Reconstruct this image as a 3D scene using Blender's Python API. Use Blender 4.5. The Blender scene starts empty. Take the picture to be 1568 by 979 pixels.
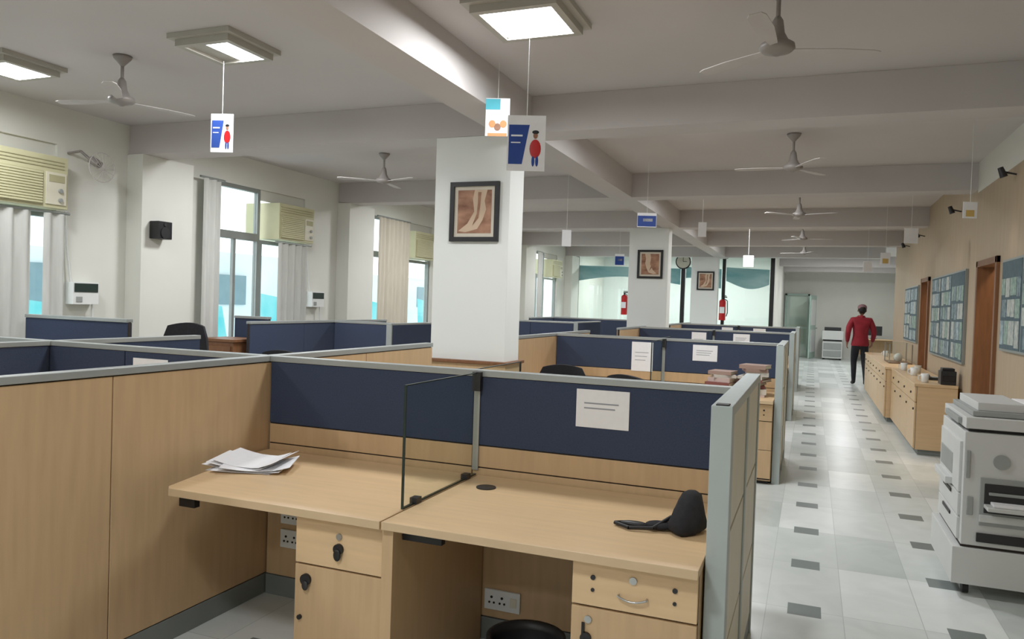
import bpy, math, random
from mathutils import Matrix, Vector
random.seed(4)
scene = bpy.context.scene
try:
    scene.view_settings.view_transform = 'Standard'
    scene.view_settings.look = 'None'
    scene.view_settings.exposure = -0.1
    scene.view_settings.gamma = 1.06
except Exception as e:
    print(e)

# ------------------------------------------------------------ materials
def lin(c):
    out = []
    for x in c:
        x = x / 255.0
        out.append(x / 12.92 if x <= 0.04045 else ((x + 0.055) / 1.055) ** 2.4)
    return (out[0], out[1], out[2], 1.0)

def mat(name, rgb, rough=0.55, metal=0.0, amp=0.06, scale=6.0, stretch=(1, 1, 1), bump=0.0, rgb2=None, spec=0.4):
    m = bpy.data.materials.new(name); m.use_nodes = True
    nt = m.node_tree; bs = nt.nodes['Principled BSDF']
    bs.inputs['Roughness'].default_value = rough
    bs.inputs['Metallic'].default_value = metal
    bs.inputs['Specular IOR Level'].default_value = spec
    tc = nt.nodes.new('ShaderNodeTexCoord'); mp = nt.nodes.new('ShaderNodeMapping')
    mp.inputs['Scale'].default_value = stretch
    nz = nt.nodes.new('ShaderNodeTexNoise'); nz.inputs['Scale'].default_value = scale
    nz.inputs['Detail'].default_value = 4
    cr = nt.nodes.new('ShaderNodeValToRGB')
    c = lin(rgb)
    if rgb2 is None:
        a = tuple(x * (1 - amp) for x in c[:3]) + (1,)
        b = tuple(min(1, x * (1 + amp)) for x in c[:3]) + (1,)
    else:
        a = c; b = lin(rgb2)
    cr.color_ramp.elements[0].color = a; cr.color_ramp.elements[0].position = 0.3
    cr.color_ramp.elements[1].color = b; cr.color_ramp.elements[1].position = 0.7
    L = nt.links
    L.new(tc.outputs['Object'], mp.inputs['Vector']); L.new(mp.outputs['Vector'], nz.inputs['Vector'])
    L.new(nz.outputs['Fac'], cr.inputs['Fac']); L.new(cr.outputs['Color'], bs.inputs['Base Color'])
    if bump > 0:
        bp = nt.nodes.new('ShaderNodeBump'); bp.inputs['Strength'].default_value = bump
        bp.inputs['Distance'].default_value = 0.005
        L.new(nz.outputs['Fac'], bp.inputs['Height']); L.new(bp.outputs['Normal'], bs.inputs['Normal'])
    return m

def glass(name, tint=(0.93, 0.97, 0.95), gl=0.12):
    m = bpy.data.materials.new(name); m.use_nodes = True
    nt = m.node_tree; nt.nodes.clear()
    o = nt.nodes.new('ShaderNodeOutputMaterial'); mx = nt.nodes.new('ShaderNodeMixShader')
    t = nt.nodes.new('ShaderNodeBsdfTransparent'); t.inputs['Color'].default_value = tint + (1,)
    g = nt.nodes.new('ShaderNodeBsdfGlossy'); g.inputs['Roughness'].default_value = 0.03
    mx.inputs['Fac'].default_value = gl
    nt.links.new(t.outputs[0], mx.inputs[1]); nt.links.new(g.outputs[0], mx.inputs[2])
    nt.links.new(mx.outputs[0], o.inputs['Surface'])
    return m

def emis(name, rgb, s):
    m = bpy.data.materials.new(name); m.use_nodes = True
    bs = m.node_tree.nodes['Principled BSDF']
    bs.inputs['Base Color'].default_value = lin(rgb)
    bs.inputs['Emission Color'].default_value = lin(rgb)
    bs.inputs['Emission Strength'].default_value = s
    return m

M = {}
M['wall'] = mat('wall_paint', (218, 218, 210), 0.7, amp=0.04, scale=1.2)
M['ceil'] = mat('ceiling_paint', (196, 191, 189), 0.85, amp=0.05, scale=0.7, spec=0.1)
M['beam'] = mat('beam_paint', (194, 189, 187), 0.85, amp=0.05, scale=0.8, spec=0.1)
M['col'] = mat('column_paint', (228, 231, 228), 0.6, amp=0.02, scale=1.0)
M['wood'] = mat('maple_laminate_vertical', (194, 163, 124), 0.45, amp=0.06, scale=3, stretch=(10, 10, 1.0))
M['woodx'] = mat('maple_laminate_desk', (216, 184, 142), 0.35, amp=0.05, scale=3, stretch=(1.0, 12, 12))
M['woodedge'] = mat('desk_edge_band', (202, 176, 140), 0.4, amp=0.04)
M['woodwall'] = mat('wood_cladding', (176, 156, 130), 0.55, amp=0.05, scale=2, stretch=(8, 8, 1))
M['brown'] = mat('brown_wood', (122, 82, 54), 0.45, amp=0.15, scale=4, stretch=(8, 8, 1))
M['navy'] = mat('navy_fabric', (60, 69, 90), 0.95, amp=0.10, scale=160, bump=0.2, spec=0.1)
M['rail'] = mat('grey_aluminium_rail', (160, 165, 164), 0.4, 0.3, amp=0.04)
M['post'] = mat('grey_post', (172, 182, 180), 0.45, 0.1, amp=0.03)
M['cream'] = mat('cream_panel', (216, 212, 192), 0.5, amp=0.03)
M['base'] = mat('grey_skirting', (124, 130, 128), 0.5, 0.1, amp=0.05)
M['gapshade'] = mat('painted_gap_shade', (48, 42, 38), 0.8)  # dark colour painted in for the shade inside gaps and seams
M['black'] = mat('black_plastic', (26, 26, 28), 0.45, amp=0.2)
M['blackfab'] = mat('black_fabric', (30, 30, 34), 0.9, amp=0.2, scale=60)
M['dark'] = mat('dark_metal', (54, 54, 56), 0.45, 0.5)
M['chrome'] = mat('steel', (180, 180, 178), 0.3, 0.9)
M['white'] = mat('white_plastic', (226, 228, 226), 0.45, amp=0.02)
M['paper'] = mat('paper', (238, 239, 242), 0.8, amp=0.02, scale=30)
M['ink'] = mat('printed_ink', (150, 154, 162), 0.8)
M['fixture'] = mat('light_fixture_frame', (172, 168, 158), 0.5, amp=0.03)
M['fanbody'] = mat('fan_enamel', (140, 134, 130), 0.45, 0.1)
M['fanblade'] = mat('fan_blade', (190, 185, 183), 0.6)
M['ac'] = mat('aircon_beige', (198, 195, 158), 0.5, amp=0.03)
M['acdark'] = mat('aircon_grille', (172, 168, 132), 0.6)
M['alu'] = mat('window_aluminium', (150, 155, 152), 0.4, 0.4)
M['curtain'] = mat('curtain_fabric', (200, 201, 196), 0.9, amp=0.06, scale=3, stretch=(1, 8, 1))
M['curtainb'] = mat('beige_curtain', (204, 196, 180), 0.9, amp=0.06, scale=3, stretch=(1, 8, 1))
M['glass'] = glass('clear_glass', (0.96, 0.98, 0.97), 0.06)
M['gglass'] = glass('greenish_glass', (0.93, 0.98, 0.96), 0.06)
M['dglass'] = glass('divider_glass', (0.94, 0.965, 0.95), 0.07)
M['gedge'] = mat('glass_edge', (28, 44, 38), 0.3)
M['teal'] = mat('teal_film', (112, 172, 178), 0.6, rgb2=(176, 214, 216), scale=1.0, stretch=(1, 1, 3))
M['red'] = mat('red_paint', (190, 24, 28), 0.35)
M['copier'] = mat('copier_plastic', (202, 204, 202), 0.5, amp=0.02)
M['copierg'] = mat('copier_grey', (150, 154, 152), 0.5, amp=0.03)
M['lblue'] = mat('card_blue', (32, 66, 146), 0.6)
M['lteal'] = mat('card_teal', (80, 186, 204), 0.6)
M['lorange'] = mat('card_orange', (226, 150, 96), 0.6)
M['artbrown'] = mat('art_brown', (104, 60, 40), 0.6, rgb2=(190, 144, 116), scale=5, stretch=(1, 1, 2))
M['artbeige'] = mat('art_beige', (206, 180, 154), 0.6)
M['mount'] = mat('picture_mount', (208, 200, 184), 0.7)
M['pin'] = mat('pinboard_cloth', (78, 96, 104), 0.8, amp=0.12, scale=20)
M['sheets'] = [mat('sheet_a', (176, 192, 196), .6, rgb2=(110, 130, 142), scale=22), mat('sheet_b', (142, 160, 164), .6, rgb2=(70, 88, 98), scale=26), mat('sheet_c', (196, 200, 190), .6, rgb2=(140, 150, 150), scale=24), mat('sheet_d', (104, 130, 118), .6, rgb2=(160, 180, 170), scale=24)]
M['orange'] = mat('lit_wood_room', (206, 156, 104), 0.6)
M['greendoor'] = mat('pale_green_door', (176, 200, 190), 0.4)
M['skin'] = mat('skin', (150, 106, 84), 0.6, amp=0.05)
M['hair'] = mat('hair', (30, 24, 24), 0.7)
M['cap'] = mat('knit_cap', (138, 104, 108), 0.9, amp=0.1, scale=60)
M['jacket'] = mat('red_jacket', (140, 26, 40), 0.75, amp=0.12, scale=14, bump=0.3)
M['trouser'] = mat('black_trousers', (28, 28, 34), 0.85)
M['shoe'] = mat('shoe', (34, 30, 30), 0.5)
M['light'] = emis('lamp_diffuser', (250, 252, 255), 6.0)
M['acled'] = mat('lcd', (40, 54, 50), 0.3)
M['yellow'] = mat('yellow_card', (208, 176, 104), 0.6)
M['books'] = [mat('book_a', (186, 164, 156), .7), mat('book_b', (150, 124, 112), .7), mat('book_c', (190, 184, 174), .7), mat('book_d', (120, 70, 64), .7)]

# ------------------------------------------------------------ builder
class B:
    def __init__(s, Mx=None):
        s.v = []; s.f = []; s.mi = []; s.sm = []; s.mats = []; s.M = Mx or Matrix.Identity(4)
    def slot(s, m):
        if m not in s.mats: s.mats.append(m)
        return s.mats.index(m)
    def add(s, vs, fs, m, smooth=False):
        o = len(s.v); k = s.slot(m)
        s.v += [tuple(s.M @ Vector(p)) for p in vs]
        for f in fs:
            s.f.append(tuple(o + i for i in f)); s.mi.append(k); s.sm.append(smooth)
    def box(s, x0, x1, y0, y1, z0, z1, m):
        if x0 > x1: x0, x1 = x1, x0
        if y0 > y1: y0, y1 = y1, y0
        if z0 > z1: z0, z1 = z1, z0
        s.add([(x0,y0,z0),(x1,y0,z0),(x1,y1,z0),(x0,y1,z0),(x0,y0,z1),(x1,y0,z1),(x1,y1,z1),(x0,y1,z1)],
              [(0,3,2,1),(4,5,6,7),(0,1,5,4),(1,2,6,5),(2,3,7,6),(3,0,4,7)], m)
    def prism(s, pts, z0, z1, m):
        n = len(pts)
        s.add([(p[0],p[1],z0) for p in pts] + [(p[0],p[1],z1) for p in pts],
              [tuple(range(n-1,-1,-1)), tuple(range(n,2*n))] + [(i,(i+1)%n,n+(i+1)%n,n+i) for i in range(n)], m)
    def cyl(s, p0, p1, r0, m, r1=None, seg=16, smooth=True):
        r1 = r0 if r1 is None else r1
        p0 = Vector(p0); p1 = Vector(p1); d = (p1-p0).normalized()
        a = Vector((1,0,0)) if abs(d.x) < 0.9 else Vector((0,1,0))
        u = d.cross(a).normalized(); w = d.cross(u)
        vs = []
        for p, r in ((p0,r0),(p1,r1)):
            for i in range(seg):
                t = 2*math.pi*i/seg
                vs.append(tuple(p + u*(r*math.cos(t)) + w*(r*math.sin(t))))
        s.add(vs, [(i,(i+1)%seg,seg+(i+1)%seg,seg+i) for i in range(seg)], m, smooth)
        s.add(vs, [tuple(range(seg-1,-1,-1)), tuple(range(seg,2*seg))], m, False)
    def lathe(s, prof, m, seg=24, c=(0, 0)):
        vs = [(c[0]+r*math.cos(2*math.pi*i/seg), c[1]+r*math.sin(2*math.pi*i/seg), z) for r, z in prof for i in range(seg)]
        n = len(prof)
        s.add(vs, [(j*seg+i, j*seg+(i+1) % seg, (j+1)*seg+(i+1) % seg, (j+1)*seg+i) for j in range(n-1) for i in range(seg)] + [tuple(range(seg-1, -1, -1)), tuple(range((n-1)*seg, n*seg))], m, True)
    def ell(s, c, r, m, seg=16, rings=10, fn=None):
        vs = []; fs = []
        for j in range(rings+1):
            ph = math.pi*j/rings
            for i in range(seg):
                t = 2*math.pi*i/seg
                p = Vector((math.sin(ph)*math.cos(t), math.sin(ph)*math.sin(t), math.cos(ph)))
                if fn: p = fn(p)
                vs.append((c[0]+r[0]*p.x, c[1]+r[1]*p.y, c[2]+r[2]*p.z))
        for j in range(rings):
            for i in range(seg):
                fs.append((j*seg+i, (j+1)*seg+i, (j+1)*seg+(i+1)%seg, j*seg+(i+1)%seg))
        s.add(vs, fs, m, True)
    def tube(s, pts, r, m, seg=8):
        for a, b in zip(pts[:-1], pts[1:]): s.cyl(a, b, r, m, seg=seg)
    def mesh(s, me, matf):
        o = len(s.v)
        s.v += [tuple(s.M @ v.co) for v in me.vertices]
        for p in me.polygons:
            s.f.append(tuple(o+i for i in p.vertices)); s.mi.append(s.slot(matf(p.center))); s.sm.append(True)
    def done(s, name, bevel=0.0, keep=False):
        xs = [p[0] for p in s.v]; ys = [p[1] for p in s.v]; zs = [p[2] for p in s.v]
        c = (0,0,0) if keep else ((min(xs)+max(xs))/2, (min(ys)+max(ys))/2, min(zs))
        me = bpy.data.meshes.new(name)
        me.from_pydata([(p[0]-c[0],p[1]-c[1],p[2]-c[2]) for p in s.v], [], s.f)
        for m in s.mats: me.materials.append(m)
        me.polygons.foreach_set('material_index', s.mi)
        me.polygons.foreach_set('use_smooth', s.sm)
        me.update()
        ob = bpy.data.objects.new(name, me); ob.location = c
        scene.collection.objects.link(ob)
        if bevel > 0:
            b = ob.modifiers.new('Bevel', 'BEVEL'); b.width = bevel; b.segments = 2
            b.limit_method = 'ANGLE'; b.angle_limit = math.radians(50)
        return ob

def T(x, y, z=0, rz=0):
    return Matrix.Translation((x, y, z)) @ Matrix.Rotation(math.radians(rz), 4, 'Z')

# ------------------------------------------------------------ room constants
CZ = 3.11; SZ = 2.83; XL = -6.2; XR = 1.53; YF = -3.0
BEAMS = [-1.5, 2.0, 5.5, 9.0, 12.5, 16.0, 19.5]

# floor
def floor_mat():
    m = bpy.data.materials.new('marble_tile_floor'); m.use_nodes = True
    nt = m.node_tree; L = nt.links; bs = nt.nodes['Principled BSDF']
    def mth(op, a, b=None, c=None):
        n = nt.nodes.new('ShaderNodeMath'); n.operation = op
        for i, x in enumerate((a, b, c)):
            if x is None: continue
            if isinstance(x, (int, float)): n.inputs[i].default_value = x
            else: L.new(x, n.inputs[i])
        return n.outputs[0]
    tc = nt.nodes.new('ShaderNodeTexCoord'); sp = nt.nodes.new('ShaderNodeSeparateXYZ')
    L.new(tc.outputs['Object'], sp.inputs[0])
    x = mth('SUBTRACT', sp.outputs['X'], 0.02); y = sp.outputs['Y']
    px, py = 0.73, 0.76
    gx = mth('ADD', mth('DIVIDE', x, px), 0.5); gy = mth('ADD', mth('DIVIDE', mth('SUBTRACT', y, 4.145), py), 0.5)
    fx = mth('MULTIPLY', mth('ABSOLUTE', mth('SUBTRACT', mth('FRACT', gx), 0.5)), px)
    fy = mth('MULTIPLY', mth('ABSOLUTE', mth('SUBTRACT', mth('FRACT', gy), 0.5)), py)
    ins = mth('MULTIPLY', mth('LESS_THAN', fx, 0.08), mth('LESS_THAN', fy, 0.08))
    cx = mth('FLOOR', mth('DIVIDE', mth('SUBTRACT', x, 0.18), px/2)); cy = mth('FLOOR', mth('DIVIDE', mth('SUBTRACT', y, 4.145), py))
    cb = nt.nodes.new('ShaderNodeCombineXYZ'); L.new(cx, cb.inputs[0]); L.new(cy, cb.inputs[1])
    wn = nt.nodes.new('ShaderNodeTexWhiteNoise'); wn.noise_dimensions = '2D'; L.new(cb.outputs[0], wn.inputs['Vector'])
    nz = nt.nodes.new('ShaderNodeTexNoise'); nz.inputs['Scale'].default_value = 3.0; nz.inputs['Detail'].default_value = 6
    nz.inputs['Distortion'].default_value = 1.5
    L.new(tc.outputs['Object'], nz.inputs['Vector'])
    val = mth('ADD', mth('MULTIPLY', wn.outputs['Value'], 0.6), mth('MULTIPLY', nz.outputs['Fac'], 0.5))
    cr = nt.nodes.new('ShaderNodeValToRGB'); L.new(val, cr.inputs['Fac'])
    cr.color_ramp.elements[0].color = lin((178, 186, 182)); cr.color_ramp.elements[0].position = 0.15
    cr.color_ramp.elements[1].color = lin((224, 229, 227)); cr.color_ramp.elements[1].position = 0.9
    ux = mth('FRACT', mth('DIVIDE', mth('SUBTRACT', x, 0.18), px/2)); uy = mth('FRACT', mth('DIVIDE', mth('SUBTRACT', y, 4.145), py))
    gr = mth('MAXIMUM', mth('LESS_THAN', ux, 0.010), mth('LESS_THAN', uy, 0.005))
    m1 = nt.nodes.new('ShaderNodeMixRGB'); L.new(gr, m1.inputs['Fac']); L.new(cr.outputs[0], m1.inputs[1]); m1.inputs[2].default_value = lin((174, 181, 178))
    m2 = nt.nodes.new('ShaderNodeMixRGB'); L.new(ins, m2.inputs['Fac']); L.new(m1.outputs[0], m2.inputs[1]); m2.inputs[2].default_value = lin((114, 122, 120))
    L.new(m2.outputs[0], bs.inputs['Base Color']); bs.inputs['Roughness'].default_value = 0.3
    bs.inputs['Specular IOR Level'].default_value = 0.35
    return m
b = B(); b.box(XL-0.1, 2.9, YF-0.1, 28.1, -0.12, 0, floor_mat()); b.done('floor', keep=True)
b = B(); b.box(XL-0.1, 2.9, YF-0.1, 28.1, CZ, CZ+0.1, M['ceil']); b.done('ceiling')

b = B()
for y in BEAMS:
    b.box(XL, -2.33, y, y+0.3, SZ, CZ-0.001, M['beam']); b.box(-2.06, XR, y, y+0.3, SZ, CZ-0.001, M['beam'])
b.box(-2.33, -2.06, YF, 20.24, SZ, CZ-0.001, M['beam'])
for y in (23.0, 26.2): b.box(-0.92, 2.78, y, y+0.3, SZ, CZ-0.001, M['beam'])
b.done('ceiling_beams')

for y in (5.5, 12.5, 19.5):
    b = B()
    b.box(-2.87, -2.22, y, y+0.3, 0, SZ-0.001, M['col'])
    b.box(-2.89, -2.20, y-0.02, y+0.32, 0.0, 1.03, M['wood'])
    b.box(-2.91, -2.18, y-0.04, y+0.34, 1.03, 1.055, M['brown'])
    b.done('column', 0.004)

# left wall with windows
b = B(); W0, W1 = 0.9, 2.78
wins = [(-0.5, 1.25), (3.0, 4.75), (6.6, 8.25), (9.85, 11.8), (13.5, 15.25), (16.9, 18.8)]
prev = YF
for (a, c) in wins:
    b.box(XL-0.12, XL, prev, a, 0, CZ, M['wall']); b.box(XL-0.12, XL, a, c, 0, W0, M['wall']); b.box(XL-0.12, XL, a, c, W1, CZ, M['wall'])
    prev = c
b.box(XL-0.12, XL, prev, 28.1, 0, CZ, M['wall'])
b.done('wall_left')
for y in BEAMS:
    b = B(); b.box(XL+0.001, -6.0, y-0.02 if y > 3 else y, y+0.62, 0, SZ-0.001, M['wall']); b.done('wall_pilaster')
b = B(); b.box(XL, 2.9, YF-0.1, YF, 0, CZ, M['wall']); b.done('wall_front')
b = B(); b.box(-0.92, 2.8, 28.0, 28.1, 0, CZ, M['wall']); b.done('wall_end')
b = B(); b.box(2.8, 2.9, YF, 28.1, 0, CZ, M['wall']); b.done('wall_right_outer')
b = B(); b.box(XL, -1.0, 23.6, 23.7, 0, CZ, M['col']); b.done('wall_back')
b = B(); b.box(-1.0, -0.92, 20.42, 28.1, 0, CZ, M['wall']); b.done('wall_corridor')
b = B(); b.box(1.64, 2.8, 17.0, 17.1, 0, CZ, M['wall']); b.done('wall_return')

# right wall with door openings
DR = [(7.85, 8.75), (12.1, 12.9)]
b = B(); prev = YF
for (a, c) in DR:
    b.box(XR, XR+0.1, prev, a, 0, 2.8, M['woodwall']); b.box(XR, XR+0.1, a, c, 2.08, 2.8, M['woodwall'])
    prev = c
b.box(XR, XR+0.1, prev, 17.1, 0, 2.8, M['woodwall'])
b.box(XR, XR+0.1, YF, 9.0, 2.8, CZ, M['wall']); b.box(XR, XR+0.1, 9.0, 17.1, 2.8, CZ, M['woodwall'])
b.done('wall_right')
for i, (a, c) in enumerate(DR):
    b = B()
    b.box(XR-0.03, XR+0.13, a, a+0.06, 0.001, 2.08, M['brown']); b.box(XR-0.03, XR+0.13, c-0.06, c, 0.001, 2.08, M['brown'])
    b.box(XR-0.03, XR+0.13, a, c, 2.02, 2.08, M['brown'])
    b.box(XR+0.15, XR+0.95, c-0.05, c-0.01, 0.01, 2.0, M['orange'])
    b.cyl((XR+0.85, c-0.05, 1.0), (XR+0.85, c-0.12, 1.0), 0.012, M['chrome'])
    b.done('door_%d' % (i+1), 0.003)

# wall pinboards covered with sheets
def board(y0, y1, z0, z1, n):
    b = B(); b.box(XR-0.03, XR-0.002, y0, y1, z0, z1, M['alu'])
    w = (y1-y0)/n
    for i in range(n):
        a, c = y0+i*w+0.02, y0+(i+1)*w-0.02
        b.box(XR-0.034, XR-0.029, a, c, z0+0.02, z1-0.02, M['pin'])
        z = z0+0.04
        while z < z1-0.18:
            y = a+0.02; h = random.uniform(0.14, 0.22); h = min(h, z1-0.04-z)
            while y < c-0.12:
                d = min(random.uniform(0.1, 0.2), c-0.02-y)
                b.box(XR-0.037, XR-0.0335, y, y+d, z+random.uniform(0, .02), z+h, random.choice(M['sheets'])); y += d+random.uniform(0.008, 0.03)
            z += h+0.02
    b.done('notice_board')
board(6.2, 7.6, 1.25, 2.02, 2); board(9.3, 11.7, 1.02, 2.04, 3); board(13.2, 14.9, 1.1, 2.0, 2)

# windows
def window(i, y0, y1):
    b = B(); x = XL-0.06
    def fr(a, c, z0, z1, t=0.045):
        b.box(x-0.03, x+0.03, a, a+t, z0, z1, M['alu']); b.box(x-0.03, x+0.03, c-t, c, z0, z1, M['alu'])
        b.box(x-0.03, x+0.03, a+t, c-t, z0, z0+t, M['alu']); b.box(x-0.03, x+0.03, a+t, c-t, z1-t, z1, M['alu'])
        b.box(x-0.004, x+0.004, a+t, c-t, z0+t, z1-t, M['glass'])
    ym = y0 + 0.5*(y1-y0)
    fr(y0, ym, W0, 2.2); fr(y0, ym, 2.2, W1); fr(ym, y1, W0, 2.18)
    b.box(x-0.03, x+0.03, ym, y1, 2.66, W1, M['wall'])
    b.box(x-0.02, x+0.02, y0+0.25*(y1-y0)-0.02, y0+0.25*(y1-y0)+0.02, W0, 2.2, M['alu'])
    b.box(XL-0.1, XL+0.03, y0-0.02, y1+0.02, W0-0.03, W0, M['wall'])
    b.done('window_%d' % (i+1))
    a = B(); a0, a1 = ym+0.12, y1-0.02
    a.box(XL-0.35, XL+0.16, a0, a1, 2.2, 2.64, M['ac'])
    a.box(XL+0.16, XL+0.175, a0+0.02, a0+(a1-a0)*0.68, 2.22, 2.5, M['acdark'])
    for k in range(12): a.box(XL+0.17, XL+0.182, a0+0.03, a0+(a1-a0)*0.67, 2.228+k*0.0225, 2.244+k*0.0225, M['ac'])
    for k in range(3): a.box(XL+0.16, XL+0.168, a0+0.03, a0+(a1-a0)*0.95, 2.535+k*0.028, 2.543+k*0.028, M['acdark'])
    a.box(XL+0.16, XL+0.172, a0+(a1-a0)*0.72, a1-0.02, 2.23, 2.5, M['cream'])
    a.box(XL+0.172, XL+0.176, a0+(a1-a0)*0.75, a1-0.04, 2.42, 2.48, M['acdark'])
    for k in (2.27, 2.35): a.cyl((XL+0.17, a1-0.08, k), (XL+0.19, a1-0.08, k), 0.018, M['copierg'])
    a.done('window_air_conditioner', 0.008)
def curtain(y0, y1, z0, z1, m, x=XL+0.11):
    b = B(); n = max(12, int((y1-y0)/0.015)); vs = []
    for i in range(n+1):
        y = y0+(y1-y0)*i/n; dx = 0.025*math.sin(i*0.75)+0.008*math.sin(i*0.31)
        vs += [(x+dx, y, z0), (x+dx, y, z1)]
    b.add(vs, [(2*i, 2*i+2, 2*i+3, 2*i+1) for i in range(n)], m, True)
    b.cyl((x, y0-0.05, z1+0.01), (x, y1+0.05, z1+0.01), 0.012, M['alu'])
    b.done('window_curtain')
for i, (a, c) in enumerate(wins): window(i, a, c)
curtain(4.1, 4.45, 0.95, 2.16, M['curtain']); curtain(3.0, 3.5, 0.95, 2.7, M['curtain']); curtain(4.55, 4.74, 0.95, 2.16, M['curtain'])
curtain(6.36, 6.62, 0.3, 2.75, M['curtain']); curtain(7.6, 8.2, 0.95, 2.16, M['curtain'])
curtain(9.9, 10.8, 0.4, 2.75, M['curtainb']); curtain(17.0, 17.3, 0.5, 2.75, M['curtain'])

# outside : pale hazy blocks with a cyan tarpaulin
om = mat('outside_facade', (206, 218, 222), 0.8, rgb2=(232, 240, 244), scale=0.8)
ow = mat('outside_window', (120, 146, 156), 0.4)
b = B()
for k in range(7): b.box(-11.2, -11.0, -4+k*5, 0.9+k*5, -2, 2.15+0.2*(k % 2), om)
for k in range(16): b.box(-11.0, -10.97, -3+k*2.1, -2+k*2.1, 1.3, 1.9, ow)
tp = mat('cyan_tarpaulin', (70, 190, 200), 0.7, rgb2=(150, 216, 220), scale=1.5)
for k in range(6): b.add([(-9.2, 5+k*3, 0.0), (-9.2, 7.4+k*3, 0.0), (-9.4, 7.3+k*3, 1.3), (-9.4, 5.2+k*3, 1.55)], [(0, 1, 2, 3)], tp)
b.done('neighbouring_building')

# ------------------------------------------------------------ glazed partition at far end
b = B(); y = 20.3
for x0, x1 in ((-6.15, -6.07), (-3.25, -3.15), (-2.2, -2.12), (-1.02, -0.92)):
    b.box(x0, x1, y, y+0.1, 0, 3.1, M['black'])
b.box(-6.07, -1.02, y+0.02, y+0.08, 2.98, 3.08, M['black']); b.box(-6.07, -1.02, y+0.02, y+0.08, 0.0, 0.1, M['black'])
b.box(-6.07, -1.02, y+0.045, y+0.055, 0.1, 2.98, M['gglass'])
for x0, x1, ph in ((-6.05, -3.27, 0), (-3.13, -2.22, 1.2), (-2.1, -1.04, 2.6)):
    n = 24; top = []; bot = []
    for i in range(n+1):
        x = x0+(x1-x0)*i/n; t = (i/n)
        top.append((x, y+0.035, 2.62 - 0.05*t)); bot.append((x, y+0.035, 2.2 + 0.13*math.sin(t*3.6+ph)))
    b.add(top+bot, [(i, i+1, n+2+i, n+1+i) for i in range(n)], M['teal'])
b.done('glass_partition_wall')
b = B(); b.cyl((-3.2, 20.25, 2.75), (-3.2, 20.29, 2.75), 0.2, M['dark'], seg=28); b.cyl((-3.2, 20.24, 2.75), (-3.2, 20.25, 2.75), 0.17, M['mount'], seg=28)
b.box(-3.205, -3.195, 20.23, 20.24, 2.75, 2.89, M['black']); b.box(-3.2, -3.1, 20.23, 20.24, 2.745, 2.757, M['black']); b.done('wall_clock')
b = B(); b.box(-0.88, -0.82, 27.9, 27.99, 0.001, 2.15, M['greendoor']); b.box(-0.15, -0.09, 27.9, 27.99, 0.001, 2.15, M['greendoor']); b.box(-0.88, -0.09, 27.9, 27.99, 2.09, 2.15, M['greendoor'])
b.box(-0.82, -0.15, 27.94, 27.97, 0.02, 2.09, M['gglass']); b.box(-0.82, -0.15, 27.93, 27.98, 0.95, 1.02, M['greendoor'])
b.done('door_3')
b = B(T(-0.05, 26.95, 0, 78)); b.box(0, 0.85, 0, 0.04, 0.01, 2.1, M['greendoor']); b.box(0.1, 0.75, -0.008, 0.0, 1.1, 1.95, M['white']); b.box(0.1, 0.75, -0.008, 0.0, 0.2, 0.95, M['white']); b.cyl((0.8, 0, 1.0), (0.8, -0.06, 1.0), 0.02, M['chrome'])
b.done('door_4')

# ------------------------------------------------------------ cubicle partitions
def part(b, axis, c, a0, a1, zt=1.212, style='navy', pw=0.95):
    def bx(lo, hi, h, z0, z1, m):
        if axis == 'x': b.box(lo, hi, c-h, c+h, z0, z1, m)
        else: b.box(c-h, c+h, lo, hi, z0, z1, m)
    bx(a0, a1, 0.014, 0.02, zt-0.02, M['gapshade'])  # dark inner sheet, so the seams between panels look shaded
    bx(a0, a1, 0.030, zt-0.028, zt, M['rail'])
    bx(a0, a1, 0.024, 0.0, 0.10, M['base'])
    n = max(1, round((a1-a0)/pw)); w = (a1-a0)/n
    for i in range(n):
        l, h = a0+i*w+0.003, a0+(i+1)*w-0.003
        if style == 'navy':
            bx(l, h, 0.024, 0.875, zt-0.03, M['navy'])
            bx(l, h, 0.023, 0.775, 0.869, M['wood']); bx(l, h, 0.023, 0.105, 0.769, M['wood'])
        else:
            bx(l, h, 0.024, 0.105, zt-0.033, M['wood'])

def endpanel(b, x0, x1, y0, y1, zt):
    b.box(x0, x1, y0, y0+0.07, 0, zt, M['post']); b.box(x0, x1, y1-0.05, y1, 0, zt, M['post'])
    ym = (y0+y1)/2
    b.box(x0, x1, ym-0.03, ym+0.03, 0, zt, M['post'])
    b.box(x0, x1, y0+0.07, ym-0.03, zt-0.035, zt, M['post']); b.box(x0, x1, ym+0.03, y1-0.05, zt-0.035, zt, M['post'])
    for l, h in ((y0+0.07, ym-0.03), (ym+0.03, y1-0.05)):
        b.box(x0+0.008, x1-0.008, l, h, 0.0, 0.1, M['base'])
        for z0, z1 in ((0.10, 0.42), (0.43, 0.8), (0.81, zt-0.035)): b.box(x0+0.006, x1-0.006, l+0.002, h-0.002, z0, z1-0.003, M['cream'])
    b.box(x0+0.012, x1-0.012, y0+0.012, y0+0.055, zt, zt+0.004, M['black'])

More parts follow.
